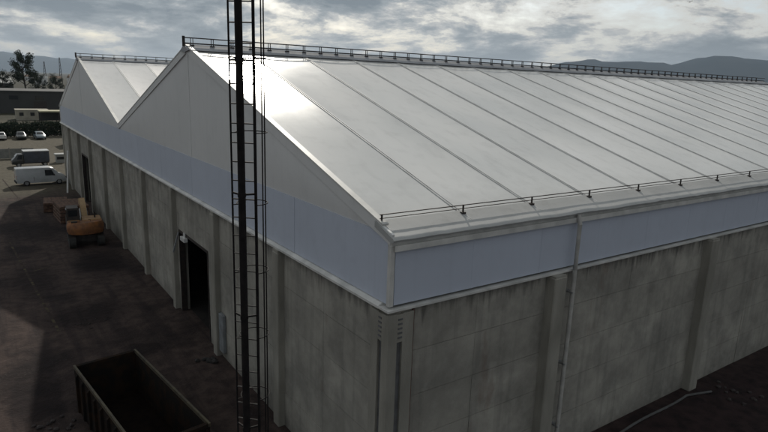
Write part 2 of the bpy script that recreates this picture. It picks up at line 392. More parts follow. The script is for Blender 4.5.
for i in range(NG):
    y0, y1 = i*WT/NG+.012, (i+1)*WT/NG-.012
    if i == 0: y0 = .17
    if i == NG-1: y1 = WT-.15
    MB().box(.03, .09, y0, y1, 7.08, 9.0).obj('band_sheet', BAND, hall)
MB().box(L-.09, L-.03, .1, WT-.1, 7.06, 9.0).obj('band_sheet', BAND, hall)

def zroof(y):                                           # membrane height across the halls
    t = y % GW; r = GW/2
    lo0 = Z2 if y < GW/2 or y > WT-GW/2 else ZV
    return lo0 + (ZR-lo0)*(1-abs(t-r)/r)
# gable membranes: two panels per gable, slightly bellied
def gable_panel(ya, yb, x, sg):
    m = MB(); n, k = 14, 8; v = []
    for i in range(n+1):
        y = ya + (yb-ya)*i/n; zt = zroof(min(max(y, ya+1e-4), yb-1e-4)) - .06
        if abs(y-ya) < 1e-6 or abs(y-yb) < 1e-6:
            t = y % GW; zt = (ZR if abs(t-GW/2) < .2 else (Z2 if (y < 1 or y > WT-1) else ZV)) - .06
        for j in range(k+1):
            f = j/k; z = 9.004 + max(zt-9.004, .02)*f
            b = .05*math.sin(math.pi*i/n)*math.sin(math.pi*f)
            v.append((x - sg*b + sg*.05, y, z))
    m.add(v, [(i*(k+1)+j, (i+1)*(k+1)+j, (i+1)*(k+1)+j+1, i*(k+1)+j+1) for i in range(n) for j in range(k)])
    return m.obj('gable_panel', GABLE, hall, 'all')
for x, sg in ((0, 1), (L, -1)):
    for gi in range(2):
        y0 = gi*GW; gable_panel(y0+.02, y0+GW/2-.03, x, sg); gable_panel(y0+GW/2+.03, y0+GW-.02, x, sg)
        MB().box(x+.03 if sg > 0 else x-.1, x+.1 if sg > 0 else x-.03, y0+GW/2-.12, y0+GW/2+.12, 9.0, ZR-.1).obj('gable_seam', GABLE, hall)
        for a, b in (((y0, Z2 if gi == 0 else ZV), (y0+GW/2, ZR)), ((y0+GW/2, ZR), (y0+GW, ZV if gi == 0 else Z2))):
            m = MB(); dy, dz = b[0]-a[0], b[1]-a[1]; ln = math.hypot(dy, dz); ny, nz = -dz/ln, dy/ln
            pr = [(a[0]-ny*.26, a[1]-nz*.26), (b[0]-ny*.26, b[1]-nz*.26), (b[0]+ny*.05, b[1]+nz*.05), (a[0]+ny*.05, a[1]+nz*.05)]
            m.prism(pr, 'x', x-.014 if sg > 0 else x-.06, x+.06 if sg > 0 else x+.014).obj('verge_trim', GABLE, hall)
            if a[1] == Z2: a = (a[0]+.45, a[1]+.45*dz/dy)
            if b[1] == Z2: b = (b[0]-.45, b[1]-.45*dz/dy)
            cv = [(a[0]+ny*.055, a[1]+nz*.055), (b[0]+ny*.055, b[1]+nz*.055), (b[0]+ny*.11, b[1]+nz*.11), (a[0]+ny*.11, a[1]+nz*.11)]
            MB().prism(cv, 'x', x-.03 if sg > 0 else x-.17, x+.17 if sg > 0 else x+.03).obj('verge_cover', TRIM, hall)

# roof: one membrane panel per bay and slope, sagging between the keder profiles
def panel_mesh(ya, za, yb, zb):
    m = MB(); n, k = 10, 16; v = []
    for i in range(n+1):
        u = i/n; x = .07 + (BAY-.14)*u
        for j in range(k+1):
            f = j/k; sag = .065*(1-(2*u-1)**2)*(math.sin(math.pi*f)**.6 if 0 < f < 1 else 0)
            v.append((x, ya+(yb-ya)*f, za+(zb-za)*f - sag))
    m.add(v, [(i*(k+1)+j, (i+1)*(k+1)+j, (i+1)*(k+1)+j+1, i*(k+1)+j+1) for i in range(n) for j in range(k)])
    me = m.mesh('roof_panel', ROOF, 'all')
    bm = bmesh.new(); bm.from_mesh(me); 
    for f in bm.faces:
        if f.normal.z < 0: f.normal_flip()
    bm.to_mesh(me); bm.free(); return me
SL = [(0.28, Z2+.08, GW/2, ZR), (GW, ZV, GW/2, ZR), (GW, ZV, 1.5*GW, ZR), (WT-.28, Z2+.08, 1.5*GW, ZR)]
for (ya, za, yb, zb) in SL:
    pm = panel_mesh(ya, za, yb, zb)
    pr = MB()
    dy, dz = yb-ya, zb-za; ln = math.hypot(dy, dz); ny, nz = (-dz/ln, dy/ln) if dy > 0 else (dz/ln, -dy/ln)
    for off in (-.05, .05):
        pr.prism([(off-.018, 0), (off+.018, 0), (off+.012, .026), (off-.012, .026)], 'y', 0, 1)
    vs = []
    for (x, t, h) in pr.v: vs.append((x, ya+dy*t+ny*h, za+dz*t+nz*h))
    base = [( -.07, -.02), (.07, -.02), (.07, .006), (-.07, .006)]
    b2 = MB().prism(base, 'y', 0, 1)
    vs2 = [(x, ya+dy*t+ny*h, za+dz*t+nz*h) for (x, t, h) in b2.v]
    pm2 = MB().add(vs, pr.f).add(vs2, b2.f).mesh('seam_profile', ALU)
    for i in range(NB): link('roof_panel', pm, hall, (i*BAY, 0, 0))
    for i in range(NB+1): link('seam_profile', pm2, hall, (i*BAY + (.08 if i == 0 else -.08 if i == NB else 0), 0, 0))
# opaque lining under the roof
ln_ = MB()
for (ya, za, yb, zb) in SL: ln_.add([(.1, ya, za-.25), (L-.1, ya, za-.25), (L-.1, yb, zb-.25), (.1, yb, zb-.25)], [(0, 1, 2, 3)])
ln_.obj('roof_lining', LGREY, hall)
# ridge covers and the safety railings along them
for gi in range(2):
    yr = gi*GW + GW/2
    zb = ZR - .36
    cap = MB().prism([(yr-.75, zb+.19), (yr-.65, zb+.18), (yr-.1, CAPTOP-.05), (yr, CAPTOP), (yr+.1, CAPTOP-.05), (yr+.65, zb+.18), (yr+.75, zb+.19), (yr, ZR-.25)], 'x', -.1, L+.1).obj('ridge_cover', CAPM, hall)
    rl = MB()
    rl.beam((-.15, yr-.12, CAPTOP+.04), (L+.1, yr-.12, CAPTOP+.04), .05, .06)
    rl.beam((-.15, yr-.12, CAPTOP+.29), (L+.1, yr-.12, CAPTOP+.29), .045, .05)
    rail = rl.obj('ridge_railing', DARK, hall)
    pmesh = MB().box(-.065, -.04, -.02, .02, -.06, .26).box(.04, .065, -.02, .02, -.06, .26).box(-.1, .1, -.06, .06, -.1, -.05).mesh('railing_post', DARK)
    for k in range(int(L)+1): link('railing_post', pmesh, rail, (.25+k*.98, yr-.12, CAPTOP+.03))
    MB().tube([(-.13, yr-.12, CAPTOP-.1), (-.13, yr-.12, CAPTOP+.36)], .07, 8).obj('end_knob', DARK, hall)
# eave: bullnose membrane edge over the gutter, with a low two-rail guard
for y, sg in ((0, 1), (WT, -1)):
    m = MB(); pts = [(.75, .26), (.28, .10), (.0, .0), (-.1, -.03), (-.15, -.08), (-.13, -.13), (-.04, -.16), (.05, -.15), (.3, -.05), (.75, .1)]
    n = 360; rs = []
    for i in range(n+1):
        x = -.06 + (L+.12)*i/n; w = .016*noise.noise(Vector((x*3.1, 3, 0))) + .02*noise.noise(Vector((x*.7, 8, 1)))
        rs.append([(x, y+sg*(a + (w*.6 if b < .05 else 0)), Z2+b + (w if b < .05 else 0)) for a, b in pts])
    m.rings(rs).obj('eave_edge', membrane('eave_membrane', (.46, .46, .45), (.36, .37, .37), .6, .6) if 'eave_membrane' not in MATS else MATS['eave_membrane'], hall, True)
    MB().box(.05, L-.05, min(y-sg*.05, y-sg*.1), max(y-sg*.05, y-sg*.1), 8.6, 8.76).obj('gutter_lip', TRIM, hall)
    e = MB(); yr = y+sg*.6; zb = Z2+.2
    e.beam((0, yr, zb+.25), (L, yr, zb+.25), .026, .026); e.beam((0, yr, zb+.15), (L, yr, zb+.15), .022, .022)
    er = e.obj('eave_railing', DARK, hall)
    pm = MB().box(-.02, .02, -.02, .02, -.06, .165).box(-.07, .07, -.06, .06, -.14, -.05).mesh('railing_post', DARK)
    for i in range(NB+1): link('railing_post', pm, er, (min(max(i*BAY, .06), L-.06), yr, zb+.1))
MB().box(0, L, GW-.3, GW+.3, ZV-.25, ZV-.05).obj('valley_gutter', GALV, hall)
# downpipes on the long side
for c in (LCOL[0], LCOL[3]):
    x = c+.78
    dp = MB().tube([(x, -.1, 8.85), (x, -.19, 8.55), (x-.01, -.2, 7.0), (x-.05, -.2, .3), (x-.05, -.4, .1)], .075, 10).obj('downpipe', PIPE, hall, True)
    for z in (6.2, 3.6, 1.2): MB().box(x-.13, x+.05, -.26, .06, z, z+.05).obj('pipe_bracket', GALV, dp)
# door frames, lamp and folded leaf at the near doorway
for i in DOORS:
    d0, d1, dh = DOORS[i]
    fr = MB().box(.03, .34, d0, d0+.1, 0, dh).box(.03, .34, d1-.1, d1, 0, dh).box(.03, .34, d0+.1, d1-.1, dh-.12, dh).obj('door_frame', DARK, hall)
MB().box(-.16, .03, 18.3, 19.0, 4.36, 4.56).box(-.06, .0, 18.55, 18.75, 4.5, 4.8).obj('door_lamp', WHITE, hall)
MB().cbox(-.1, .06, 12.85, 13.4, .35, 2.2, .02).obj('wall_cabinet', mat('cabinet_paint', (.25, .27, .28), (.17, .18, .19), .6, 3), hall)
MB().beam((-.02, 19.75, 4.6), (-.35, 19.75, 3.5), .07, .07).obj('lit_jamb_bar', GALV, hall)  # pale bar added to stand in for the lit corner of the door jamb

# ------------------------------------------------------------------ ladder mast near the camera
D_ = 9.3
def at(px, d):                                          # a point d metres out (along the ground) in the direction of a column of the picture near the horizon
    v = fw*585.98 + rt*(px-384) + up*(216-78); h = Vector((v.x, v.y, 0)).normalized(); return Vector((CAM.x, CAM.y, 0)) + h*d
pc = at(239.5, D_); la = at(229.5, D_+.22); lb = at(254, D_+.06)
mast = thing('ladder_mast', 'tall dark steel mast with caged ladder in front of the gable', 'mast', (pc.x, pc.y, 0))
rel = lambda p: Vector((p.x-pc.x, p.y-pc.y, 0))
A, B = rel(la), rel(lb); MT = 16.5
MB().tube([(0, 0, 0), (0, 0, MT)], .063, 16, .056).obj('pole', MAST, mast, True)
bp = MB().cbox(-.3, .3, -.3, .3, .0, .06, .02); bp.obj('base_plate', MAST, mast)
for p, r in ((A, .015), (B, .024)):
    MB().tube([(p.x, p.y, .3), (p.x, p.y, MT-.2)], r, 10).obj('ladder_rail', MAST, mast, True)
rm = MB().tube([A, B], .0115, 8).mesh('rung', MATS.get('x') or mat('rung_steel', (.12, .115, .11), (.06, .055, .05), .4, 10, metal=.7), True)
for k in range(int((MT-.7)/.3)): link('rung', rm, mast, (0, 0, .45+k*.3))
for z in [12.83+.27 - 2.05*k for k in range(-1, 7)]:
    mm = MB(); mid = Vector((0, 0, z))
    mm.tube([(A.x, A.y, z), (0, -.0, z), (B.x, B.y, z)], .018, 6); mm.tube([(0, 0, z-.03), (0, 0, z+.03)], .066, 16); mm.obj('bracket', MAST, mast)
ab = (B-A); axn = Vector((-ab.y, ab.x, 0)).normalized()
if axn.dot(Vector((fw.x, fw.y, 0))) < 0: axn = -axn
rgt = Vector((rt.x, rt.y, 0)).normalized()
cc = (A+B)/2 + axn*.25 + rgt*.03; rad = .25
def hoop_pts(z, n=18):
    a0 = math.atan2((A-cc).y, (A-cc).x); a1 = math.atan2((B-cc).y, (B-cc).x)
    # go the long way round, away from the ladder
    am = math.atan2(axn.y, axn.x)
    def norm(t, ref):
        while t < ref-math.pi: t += 2*math.pi
        while t > ref+math.pi: t -= 2*math.pi
        return t
    a0, a1 = norm(a0, am), norm(a1, am)
    pts = [Vector((A.x, A.y, z))] + [Vector((cc.x+rad*math.cos(a0+(a1-a0)*i/n), cc.y+rad*math.sin(a0+(a1-a0)*i/n), z)) for i in range(n+1)] + [Vector((B.x, B.y, z))]
    return pts
hm = MB()
for k in range(11):
    z = 14.3+1.15 - 1.15*k
    MB().tube(hoop_pts(z), .009, 6, cap=True).obj('cage_hoop', MAST, mast, True)
hp = hoop_pts(0)
for i in (6, 12, 17):
    p = hp[i]; MB().tube([(p.x, p.y, 2.9), (p.x, p.y, 15.6)], .011, 6).obj('cage_bar', MAST, mast, True)

# ------------------------------------------------------------------ roll-off skip
sk = thing('roll_off_skip', 'dark rusty open-topped roll-off skip on the shaded yard', 'skip', (-4.84, 8.15, 0), R(7))
w, l, h = 1.14, 3.32, 2.06
MB().box(-w+.07, w-.07, -l+.07, l-.07, .3, .38).obj('floor', RUST, sk)
for s in (-1, 1):
    sp_ = MB().box(min(s*w, s*(w-.06)), max(s*w, s*(w-.06)), -l, l, .3, h-.08).obj('side_panel', RUST2, sk)
    rb = MB().prism([(0, 0), (.09, .05), (.09, 1.5), (0, 1.58)], 'y', -.06, .06).mesh('rib', RUST2)
    for k in range(9):
        o = link('rib', rb, sp_, (s*(w+.002), -l+.4+k*.72, .36)); o.scale.x = s
    MB().box(min(s*(w-.062), s*(w+.012)), max(s*(w-.062), s*(w+.012)), -l-.05, l+.05, h-.09, h+.03).obj('rim', mat('skip_rim', (.085, .07, .04), (.04, .032, .022), .7, 3, .2, 10), sk)
    MB().box(min(s*.45, s*.6), max(s*.45, s*.6), -l+.1, l-.1, .12, .3).obj('skid', RUST, sk)
for s in (-1, 1):
    e = MB().box(-w+.064, w-.064, min(s*l, s*(l-.06)), max(s*l, s*(l-.06)), .3, h-.08)
    for k in range(4): e.box(-w+.2+k*.64, -w+.3+k*.64, min(s*l, s*(l+.06))+.001*s, max(s*l, s*(l+.06))+.001*s, .4, h-.15)
    e.obj('end_panel', RUST2, sk)
    MB().box(-w+.1, w-.1, min(s*(l-.1), s*(l+.05)), max(s*(l-.1), s*(l+.05)), h-.088, h+.02).obj('rim', RUST2, sk)
for px_ in (-.6, .6):
    for py_ in (-l+.6, l-.6): MB().tube([(px_-.1, py_, .13), (px_+.1, py_, .13)], .13, 12).obj('roller', BLACK, sk)

# ------------------------------------------------------------------ excavator, seen from behind
ex = thing('excavator', 'orange tracked excavator parked tail-on beside the concrete wall', 'excavator', (-2.3, 37.4, 0), R(-4))
for s in (-1, 1):
    def oval(x):
        pts = []
        for i in range(20):
            t = 2*math.pi*i/20; pts.append((x, (1.35 if math.cos(t) > 0 else -1.35)+.4*math.cos(t), .4+.4*math.sin(t)))
        return pts
    tr = MB().rings([oval(s*.75), oval(s*1.2)]).obj('track', BLACK, ex)
    pad = MB().box(-.25, .25, -.06, .06, -.015, .03).mesh('track_pad', DARK)
    for k in range(12): link('track_pad', pad, tr, (s*.975, -1.3+k*.236, .80))
MB().box(-.8, .8, -.9, .9, .45, .8).obj('undercarriage', DARK, ex)
MB().tube([(0, 0, .8), (0, 0, .98)], .6, 20).obj('slew_ring', BLACK, ex)
MB().cbox(-1.25, 1.25, -.9, 1.3, .98, 1.25, .05).obj('deck', BLACK, ex)
arc = [(1.3*math.sin(R(a)), -1.55+.95*(1-math.cos(R(a)))) for a in range(-80, 81, 16)]
prof = arc + [(1.26, -.55), (-1.26, -.55)]
cw = MB(); cw.rings([[(x*.97, y, .98) for x, y in prof], [(x, y-.04, 1.25) for x, y in prof], [(x, y-.04, 1.65) for x, y in prof], [(x*.93, y+.12, 1.85) for x, y in prof]])
cw.obj('counterweight', ORANGE, ex, True)
MB().box(-.95, -.55, -1.1, -.8, 1.851, 1.93).obj('vent', BLACK, ex)
hood = mat('machine_yellow', (.34, .2, .085), (.22, .12, .05), .6, 2)
MB().cbox(-.2, 1.2, -.53, 1.0, 1.25, 1.9, .1).obj('engine_hood', hood, ex)
MB().cbox(-1.2, -.3, -.53, -.1, 1.25, 1.85, .06).obj('tool_box', hood, ex)
cabm = MB().rings([[(x, y, 1.25) for x, y in ((-1.22, -.05), (-.3, -.05), (-.3, 1.6), (-1.22, 1.6))], [(x, y, 1.7) for x, y in ((-1.22, -.05), (-.3, -.05), (-.3, 1.65), (-1.22, 1.65))], [(x, y, 2.75) for x, y in ((-1.15, .05), (-.36, .05), (-.36, 1.3), (-1.15, 1.3))]]).obj('cab', DARK, ex)
MB().box(-1.06, -.45, -.01, .03, 1.8, 2.6).obj('rear_window', GLASS, cabm)
MB().box(-1.2, -1.17, .3, 1.2, 1.8, 2.6).obj('side_window', GLASS, cabm)
MB().tube([(.75, .2, 1.88), (.75, .2, 2.3), (.72, .1, 2.42)], .06, 10).obj('exhaust', BLACK, ex, True)
for s in (-1, 1): MB().tube([(s*.35, -1.0, 1.84), (s*.35, -1.0, 2.02), (s*.2, -1.0, 2.02)], .02, 6).obj('lifting_eye', DARK, ex)
bo = MB(); bp_ = [(.12, 1.0, 1.3), (.12, 2.2, 2.2), (.12, 3.4, 2.6), (.12, 5.0, 2.3)]; hw = [.28, .34, .3, .22]
rs = []
for i, (p, t) in enumerate(zip(bp_, hw)):
    d = (Vector(bp_[min(i+1, 3)])-Vector(bp_[max(i-1, 0)])).normalized(); nn = Vector((0, -d.z, d.y)); p = Vector(p)
    rs.append([p+Vector((-.19, 0, 0))-nn*t, p+Vector((.19, 0, 0))-nn*t, p+Vector((.19, 0, 0))+nn*t, p+Vector((-.19, 0, 0))+nn*t])
bo.rings(rs).obj('boom', mat('boom_paint', (.4, .27, .13), (.28, .17, .08), .6, 2), ex)
MB().beam((.12, 5.15, 2.5), (.12, 4.6, .9), .26, .4).obj('stick', ORANGE, ex)
bk_ = MB().prism([(4.3, .95), (4.75, 1.0), (5.0, .55), (4.75, .1), (4.2, .05), (4.05, .3), (4.5, .3), (4.65, .55)], 'x', -.45, .69).obj('bucket', DARK, ex)
for s in (-.12, .36): MB().tube([(s, 1.6, 1.35), (s, 2.7, 2.15)], .055, 8).obj('hydraulic_ram', GALV, ex)

# stack of rusty boards and boxes behind it
def stack(name, label, loc, rz, n, wd, ln2, m):
    t = thing(name, label, 'stack', loc, rz); z = 0
    for k in range(n):
        for s in (-.8, 0, .8): MB().box(-wd/2, wd/2, s*ln2/2-.05, s*ln2/2+.05, z, z+.09).obj('batten', WOOD, t)
        z += .09; nn = 6
        for i in range(nn):
            x0 = -wd/2+i*wd/nn; dz = random.uniform(-.0, .015); dl = random.uniform(-.15, .15)
            MB().box(x0+.01, x0+wd/nn-.01, -ln2/2+dl, ln2/2+dl, z, z+.2+dz).obj('board', m, t)
        z += .217
    return t
stack('timber_stack', 'reddish brown board stack between the excavator and the far doorway', (-2.2, 46.2, 0), R(3), 5, 2.3, 3.6, WOOD)
stack('timber_stack', 'lower brown board stack with dark gaps behind the taller stack', (-2.9, 51.2, 0), R(-6), 3, 2.0, 3.0, WOOD)

# ------------------------------------------------------------------ vehicles
tyre_me = MB(); ring = []
def wheel(parent, x, y, r=.33, wd=.22, s=1):
    t = MB(); rs = []
    for (yy, rr) in ((-wd/2, r*.86), (-wd/2+.03, r), (wd/2-.03, r), (wd/2, r*.86)):
        rs.append([(x+rr*math.cos(2*math.pi*i/18), y+yy, r+rr*math.sin(2*math.pi*i/18)) for i in range(18)])
    wh = t.rings(rs).obj('wheel', BLACK, parent, True)
    yo = y + s*(wd/2+.006)
    MB().tube([(x, yo-s*.03, r), (x, yo, r)], r*.6, 14).obj('rim', GALV, wh)
def body(stations, name, m, parent):                    # rings along x: (x, half width, z bottom, z belt, z roof, roof half width)
    b = MB(); rs = []
    for (x, hw, zb, zm, zt, tw) in stations:
        rs.append([(x, -hw*.96, zb), (x, -hw, (zb+zm)/2), (x, -hw*.985, zm), (x, -tw, zt-.06), (x, -tw*.86, zt), (x, tw*.86, zt), (x, tw, zt-.06), (x, hw*.985, zm), (x, hw, (zb+zm)/2), (x, hw*.96, zb)])
    return b.rings(rs).obj(name, m, parent, True)
def pane(parent, pts, name='window', t=.02):
    p = [Vector(q) for q in pts]; n = (p[1]-p[0]).cross(p[2]-p[0]).normalized()*t
    return MB().rings([[q-n*.3 for q in p], [q+n for q in p]]).obj(name, GLASS, parent)
def van(label, loc, rz, paint, roofm=None, ln=5.0, hgt=2.0):
    v = thing('parked_van', label, 'van', loc, rz); f = ln/2
    body([(-f, .86, .42, 1.0, hgt-.06, .74), (-f+.12, .92, .34, 1.05, hgt, .8), (f-1.75, .95, .32, 1.05, hgt, .82), (f-1.35, .95, .32, 1.06, hgt-.1, .78), (f-.78, .94, .32, 1.05, 1.28, .8), (f-.2, .9, .34, .8, 1.02, .76), (f, .78, .42, .66, .78, .66)], 'body', paint, v)
    for s in (-1, 1):
        zt = hgt-.3
        def P(x, z): 
            tt = (z-1.05)/(hgt-.06-1.05); return (x, s*(.938-(.938-.81)*tt+.008), z)
        pane(v, [P(f-2.25, 1.1), P(f-1.25, 1.1), P(f-1.55, zt), P(f-2.25, zt)], 'side_window')
        MB().box(f-3.42, f-3.39, min(s*.9, s*.957), max(s*.9, s*.957), .5, 1.05).obj('door_gap', BLACK, v)
        for x in (-f+.95, f-.85): wheel(v, x, s*.82, .33, .22, s)
        MB().box(f-.16, f-.03, min(s*.55, s*.8), max(s*.55, s*.8), .68, .84).obj('headlight', GLASS, v)
        MB().box(-f-.01, -f+.05, min(s*.68, s*.84), max(s*.68, s*.84), .8, 1.2).obj('tail_light', RED, v)
        MB().box(f-1.4, f-1.3, min(s*.95, s*1.12), max(s*.95, s*1.12), 1.1, 1.28).obj('mirror', BLACK, v)
    pane(v, [(f-.86, -.68, 1.3), (f-.86, .68, 1.3), (f-1.31, .68, hgt-.16), (f-1.31, -.68, hgt-.16)], 'windscreen', .03)
    MB().box(-f-.09, -f+.02, -.8, .8, .36, .56).obj('bumper', BLACK, v)
    MB().box(f-.06, f+.05, -.74, .74, .36, .55).obj('bumper', BLACK, v)
    if roofm: MB().cbox(-f+.15, f-1.8, -.72, .72, hgt-.01, hgt+.05, .03).obj('roof', roofm, v)
    return v
van('white panel van parked across the end of the long building shadow', (-2.75, 66.6, 0), R(4), mat('van_paint', (.48, .5, .52), (.38, .4, .41), .35, 1.2, coat=.4), None, 5.1, 2.05)
def car(label, loc, rz, paint):
    v = thing('parked_car', label, 'car', loc, rz, 'cars parked in front of the dark hedge')
    bd = body([(-2.1, .72, .4, .8, .92, .66), (-1.95, .8, .3, .85, 1.0, .7), (-1.35, .84, .26, .9, 1.42, .6), (-.2, .86, .25, .92, 1.47, .62), (.4, .86, .25, .92, 1.36, .6), (1.05, .85, .26, .88, .96, .72), (1.8, .8, .3, .74, .82, .68), (2.1, .66, .38, .6, .66, .58)], 'body', paint, v)
    for s in (-1, 1):
        def P(x, z): tt = (z-.92)/(1.42-.92); return (x, s*(.85-.225*tt+.01), z)
        pane(v, [P(-1.3, .96), P(-.35, .96), P(-.35, 1.34), P(-1.1, 1.32)], 'side_window')
        pane(v, [P(-.27, .96), P(.75, .96), P(.35, 1.27), P(-.27, 1.34)], 'side_window')
        for x in (-1.3, 1.3): wheel(v, x, s*.74, .31, .2, s)
        MB().box(1.93, 2.06, min(s*.42, s*.66), max(s*.42, s*.66), .56, .68).obj('headlight', GALV, v)
        MB().box(-2.1, -2.0, min(s*.5, s*.72), max(s*.5, s*.72), .66, .82).obj('tail_light', RED, v)
    pane(v, [(1.0, -.6, .99), (1.0, .6, .99), (.44, .52, 1.33), (.44, -.52, 1.33)], 'windscreen', .03)
    pane(v, [(-1.9, .55, 1.04), (-1.9, -.55, 1.04), (-1.42, -.48, 1.38), (-1.42, .48, 1.38)], 'rear_window', .03)
    return v
car('white hatchback at the left end of the parked row', (-4.7, 121.5, 0), R(92), WHITE)
car('dark car parked between the white and the grey-blue cars', (-1.4, 121.3, 0), R(-91), CARDARK)
car('grey-blue car at the right end of the parked row', (1.7, 121, 0), R(-86), CARGREY)
# navy box truck behind the white van
bt = thing('box_truck', 'navy box truck with a sunlit white roof behind the white van', 'truck', (-2.0, 82.6, 0), R(183)); bt.scale = (.78, .85, .8)
MB().box(-2.0, 1.9, -1.1, 1.1, .75, 2.62).obj('cargo_box', NAVY, bt)
MB().cbox(-2.05, 1.95, -1.14, 1.14, 2.62, 2.75, .04).obj('roof', WHITE, bt)
body([(2.0, 1.0, .5, 1.3, 2.2, .9), (2.7, 1.02, .45, 1.3, 2.25, .88), (3.2, 1.0, .45, 1.3, 1.7, .86), (3.75, .9, .5, .95, 1.15, .8)], 'cab', CARDARK, bt)
pane(bt, [(3.16, -.78, 1.74), (3.16, .78, 1.74), (2.78, .76, 2.18), (2.78, -.76, 2.18)], 'windscreen', .05)
for s in (-1, 1):
    pane(bt, [(2.2, s*1.01, 1.35), (3.0, s*1.01, 1.35), (2.7, s*.95, 2.0), (2.2, s*.95, 2.0)], 'side_window', .03)
    for x in (-1.3, 2.75): wheel(bt, x, s*.88, .38, .26, s)
MB().box(-2.0, 2.2, -.5, .5, .5, .75).obj('chassis', DARK, bt)

# ------------------------------------------------------------------ yard clutter and ground marks
def patch(name, pts, z, m):
    return struct(MB().add([(x, y, z) for x, y in pts], [tuple(range(len(pts)))]).obj(name, m))
patch('painted_line', [(-7.35, 41), (-7.22, 41), (-5.98, 20.2), (-6.12, 20.2)], .004, LINE)
patch('painted_line', [(-6.5, 31.4), (-6.5, 31.28), (-4.2, 32.4), (-4.2, 32.52)], .004, LINE)
patch('painted_line', [(-6.5, 72), (-6.36, 72), (-5.5, 58), (-5.64, 58)], .004, LINE)
def lumps(name, label, cat, loc, spread, n, size, m):
    t = thing(name, label, cat, loc)
    for k in range(n):
        r = random.uniform(.4, 1)*size; b = bmesh.new(); bmesh.ops.create_icosphere(b, subdivisions=1, radius=r)
        for v in b.verts: v.co *= random.uniform(.7, 1.2); v.co.z *= .65
        me = bpy.data.meshes.new('lump'); b.to_mesh(me); b.free(); me.materials.append(m)
        a, d = random.uniform(0, 6.28), spread*math.sqrt(random.random())
        link('lump', me, t, (d*math.cos(a), d*math.sin(a)*.8, r*.3), (0, 0, a))
    return t
RUB = mat('rubble', (.05, .04, .038), (.03, .024, .024), .95, 3, .4, 12)
lumps('rubble_heap', 'low heap of broken rubble at the foot of the second side column', 'rubble', (18.0, -1.5, 0), 1.2, 16, .15, RUB)
lumps('rubble_heap', 'small scatter of rubble left of the hose end', 'rubble', (11.2, -2.0, 0), .5, 9, .14, RUB)
lumps('debris_heap', 'dark debris beside the near door column', 'debris', (-.75, 13.2, 0), .5, 10, .2, BLACK)
lumps('debris_heap', 'pale crumbs scattered by the dark stain in the yard', 'debris', (-4.6, 20.4, 0), .9, 12, .09, RUB)
lumps('debris_heap', 'loose lumps of dirt left of the skip', 'debris', (-7.2, 11.0, 0), .9, 16, .12, RUB)
hs = [(7.6, -.85, .06)]
for i in range(14): hs.append((8.2+i*.58, -.72-.05*math.sin(i*.7)+.02*i, .055))
hs += [(16.6, -.75, .06), (17.0, -.9, .08)]
tag(MB().tube(hs, .05, 8).obj('ground_hose', mat('hose_rubber', (.09, .09, .09), (.06, .06, .06), .7, 3), None, True), 'grey hose lying along the foot of the long wall', 'hose')
tag(MB().beam((-.9, 59.6, 0), (-.5, 59.9, 4.6), .16, .1).obj('leaning_board', WHITE), 'pale board leaning upright by the far doorway wall', 'board')

# ------------------------------------------------------------------ beyond the yard
def fence(loc, rz, n, label):
    t = thing('concrete_fence', label, 'fence', loc, rz)
    for i in range(n):
        MB().box(i*1.6+.06, i*1.6+1.54, -.04, .04, .05, 1.5).obj('fence_panel', mat('fence_concrete', (.24, .24, .22), (.16, .16, .15), .9, 2), t)
        MB().box(i*1.6-.06, i*1.6+.06, -.07, .07, 0, 1.65).obj('post', CONC2, t)
    return t
fence((-9.5, 91.5, 0), R(0), 5, 'pale concrete panel fence left of the navy truck')
# pale blocks and bins by the far corner
def cabin(name, label, cat, loc, rz, wx, wy, hz_, wall, roof, win=2):
    t = thing(name, label, cat, loc, rz)
    MB().box(-wx/2, wx/2, -wy/2, wy/2, 0, hz_).obj('wall', wall, t)
    MB().cbox(-wx/2-.15, wx/2+.15, -wy/2-.15, wy/2+.15, hz_, hz_+.18, .05).obj('roof', roof, t)
    for k in range(win):
        x = -wx/2+(k+.5)*wx/win
        MB().box(x-.5, x+.5, -wy/2-.03, -wy/2+.02, hz_*.45, hz_*.8).obj('window', GLASS, t)
    MB().box(wx/2-.02, wx/2+.03, -.45, .45, .05, min(2.0, hz_*.85)).obj('door', DARK, t)
    return t
cabin('site_cabin', 'small cabin with pale roof tight behind the hall corner', 'cabin', (6.2, 108, 0), R(2), 2.6, 5, 2.6, DWALL, WHITE, 1)
cabin('generator_box', 'pale grey box standing right of the navy truck', 'box', (1.3, 85.2, 0), 0, 1.2, 1.2, 1.1, LGREY, LGREY, 1)
def bigshed(name, label, loc, rz, wx, wy, h1, h2_, wall, roof, bays):
    t = thing(name, label, 'building', loc, rz)
    MB().prism([(-wy/2, 0), (wy/2, 0), (wy/2, h1), (0, h2_-.02), (-wy/2, h1)], 'x', -wx/2, wx/2).obj('wall', wall, t)
    for s in (-1, 1):
        MB().rings([[(x, s*(wy/2+.4), h1-.05), (x, 0, h2_), (x, 0, h2_+.2), (x, s*(wy/2+.4), h1+.15)] for x in (-wx/2-.3, wx/2+.3)]).obj('roof', roof, t)
    for k in range(bays):
        x = -wx/2+(k+.5)*wx/bays
        MB().box(x-1.2, x+1.2, -wy/2-.06, -wy/2+.05, h1*.62, h1*.8).obj('window', GLASS, t)
        if k % 3 == 1: MB().box(x-1.8, x+1.8, -wy/2-.08, -wy/2+.05, 0, h1*.55).obj('door', DARK, t)
    return t
bigshed('warehouse', 'long dark warehouse with low grey roof closing the yard', (-22, 214, 0), R(-2), 84, 15, 6.7, 7.2, DWALL, mat('dull_roof', (.1, .1, .1), (.07, .07, .07), .8, .3), 12)
bigshed('warehouse', 'grey-roofed shed beyond the left end of the dark warehouse', (-14, 300, 0), R(4), 40, 24, 7.5, 10.2, DWALL, LGREY, 6)
cabin('low_building', 'low beige building in front of the dark warehouse', 'building', (4.6, 176, 0), R(-1), 7.6, 6, 2.6, BEIGE, BEIGE, 3)
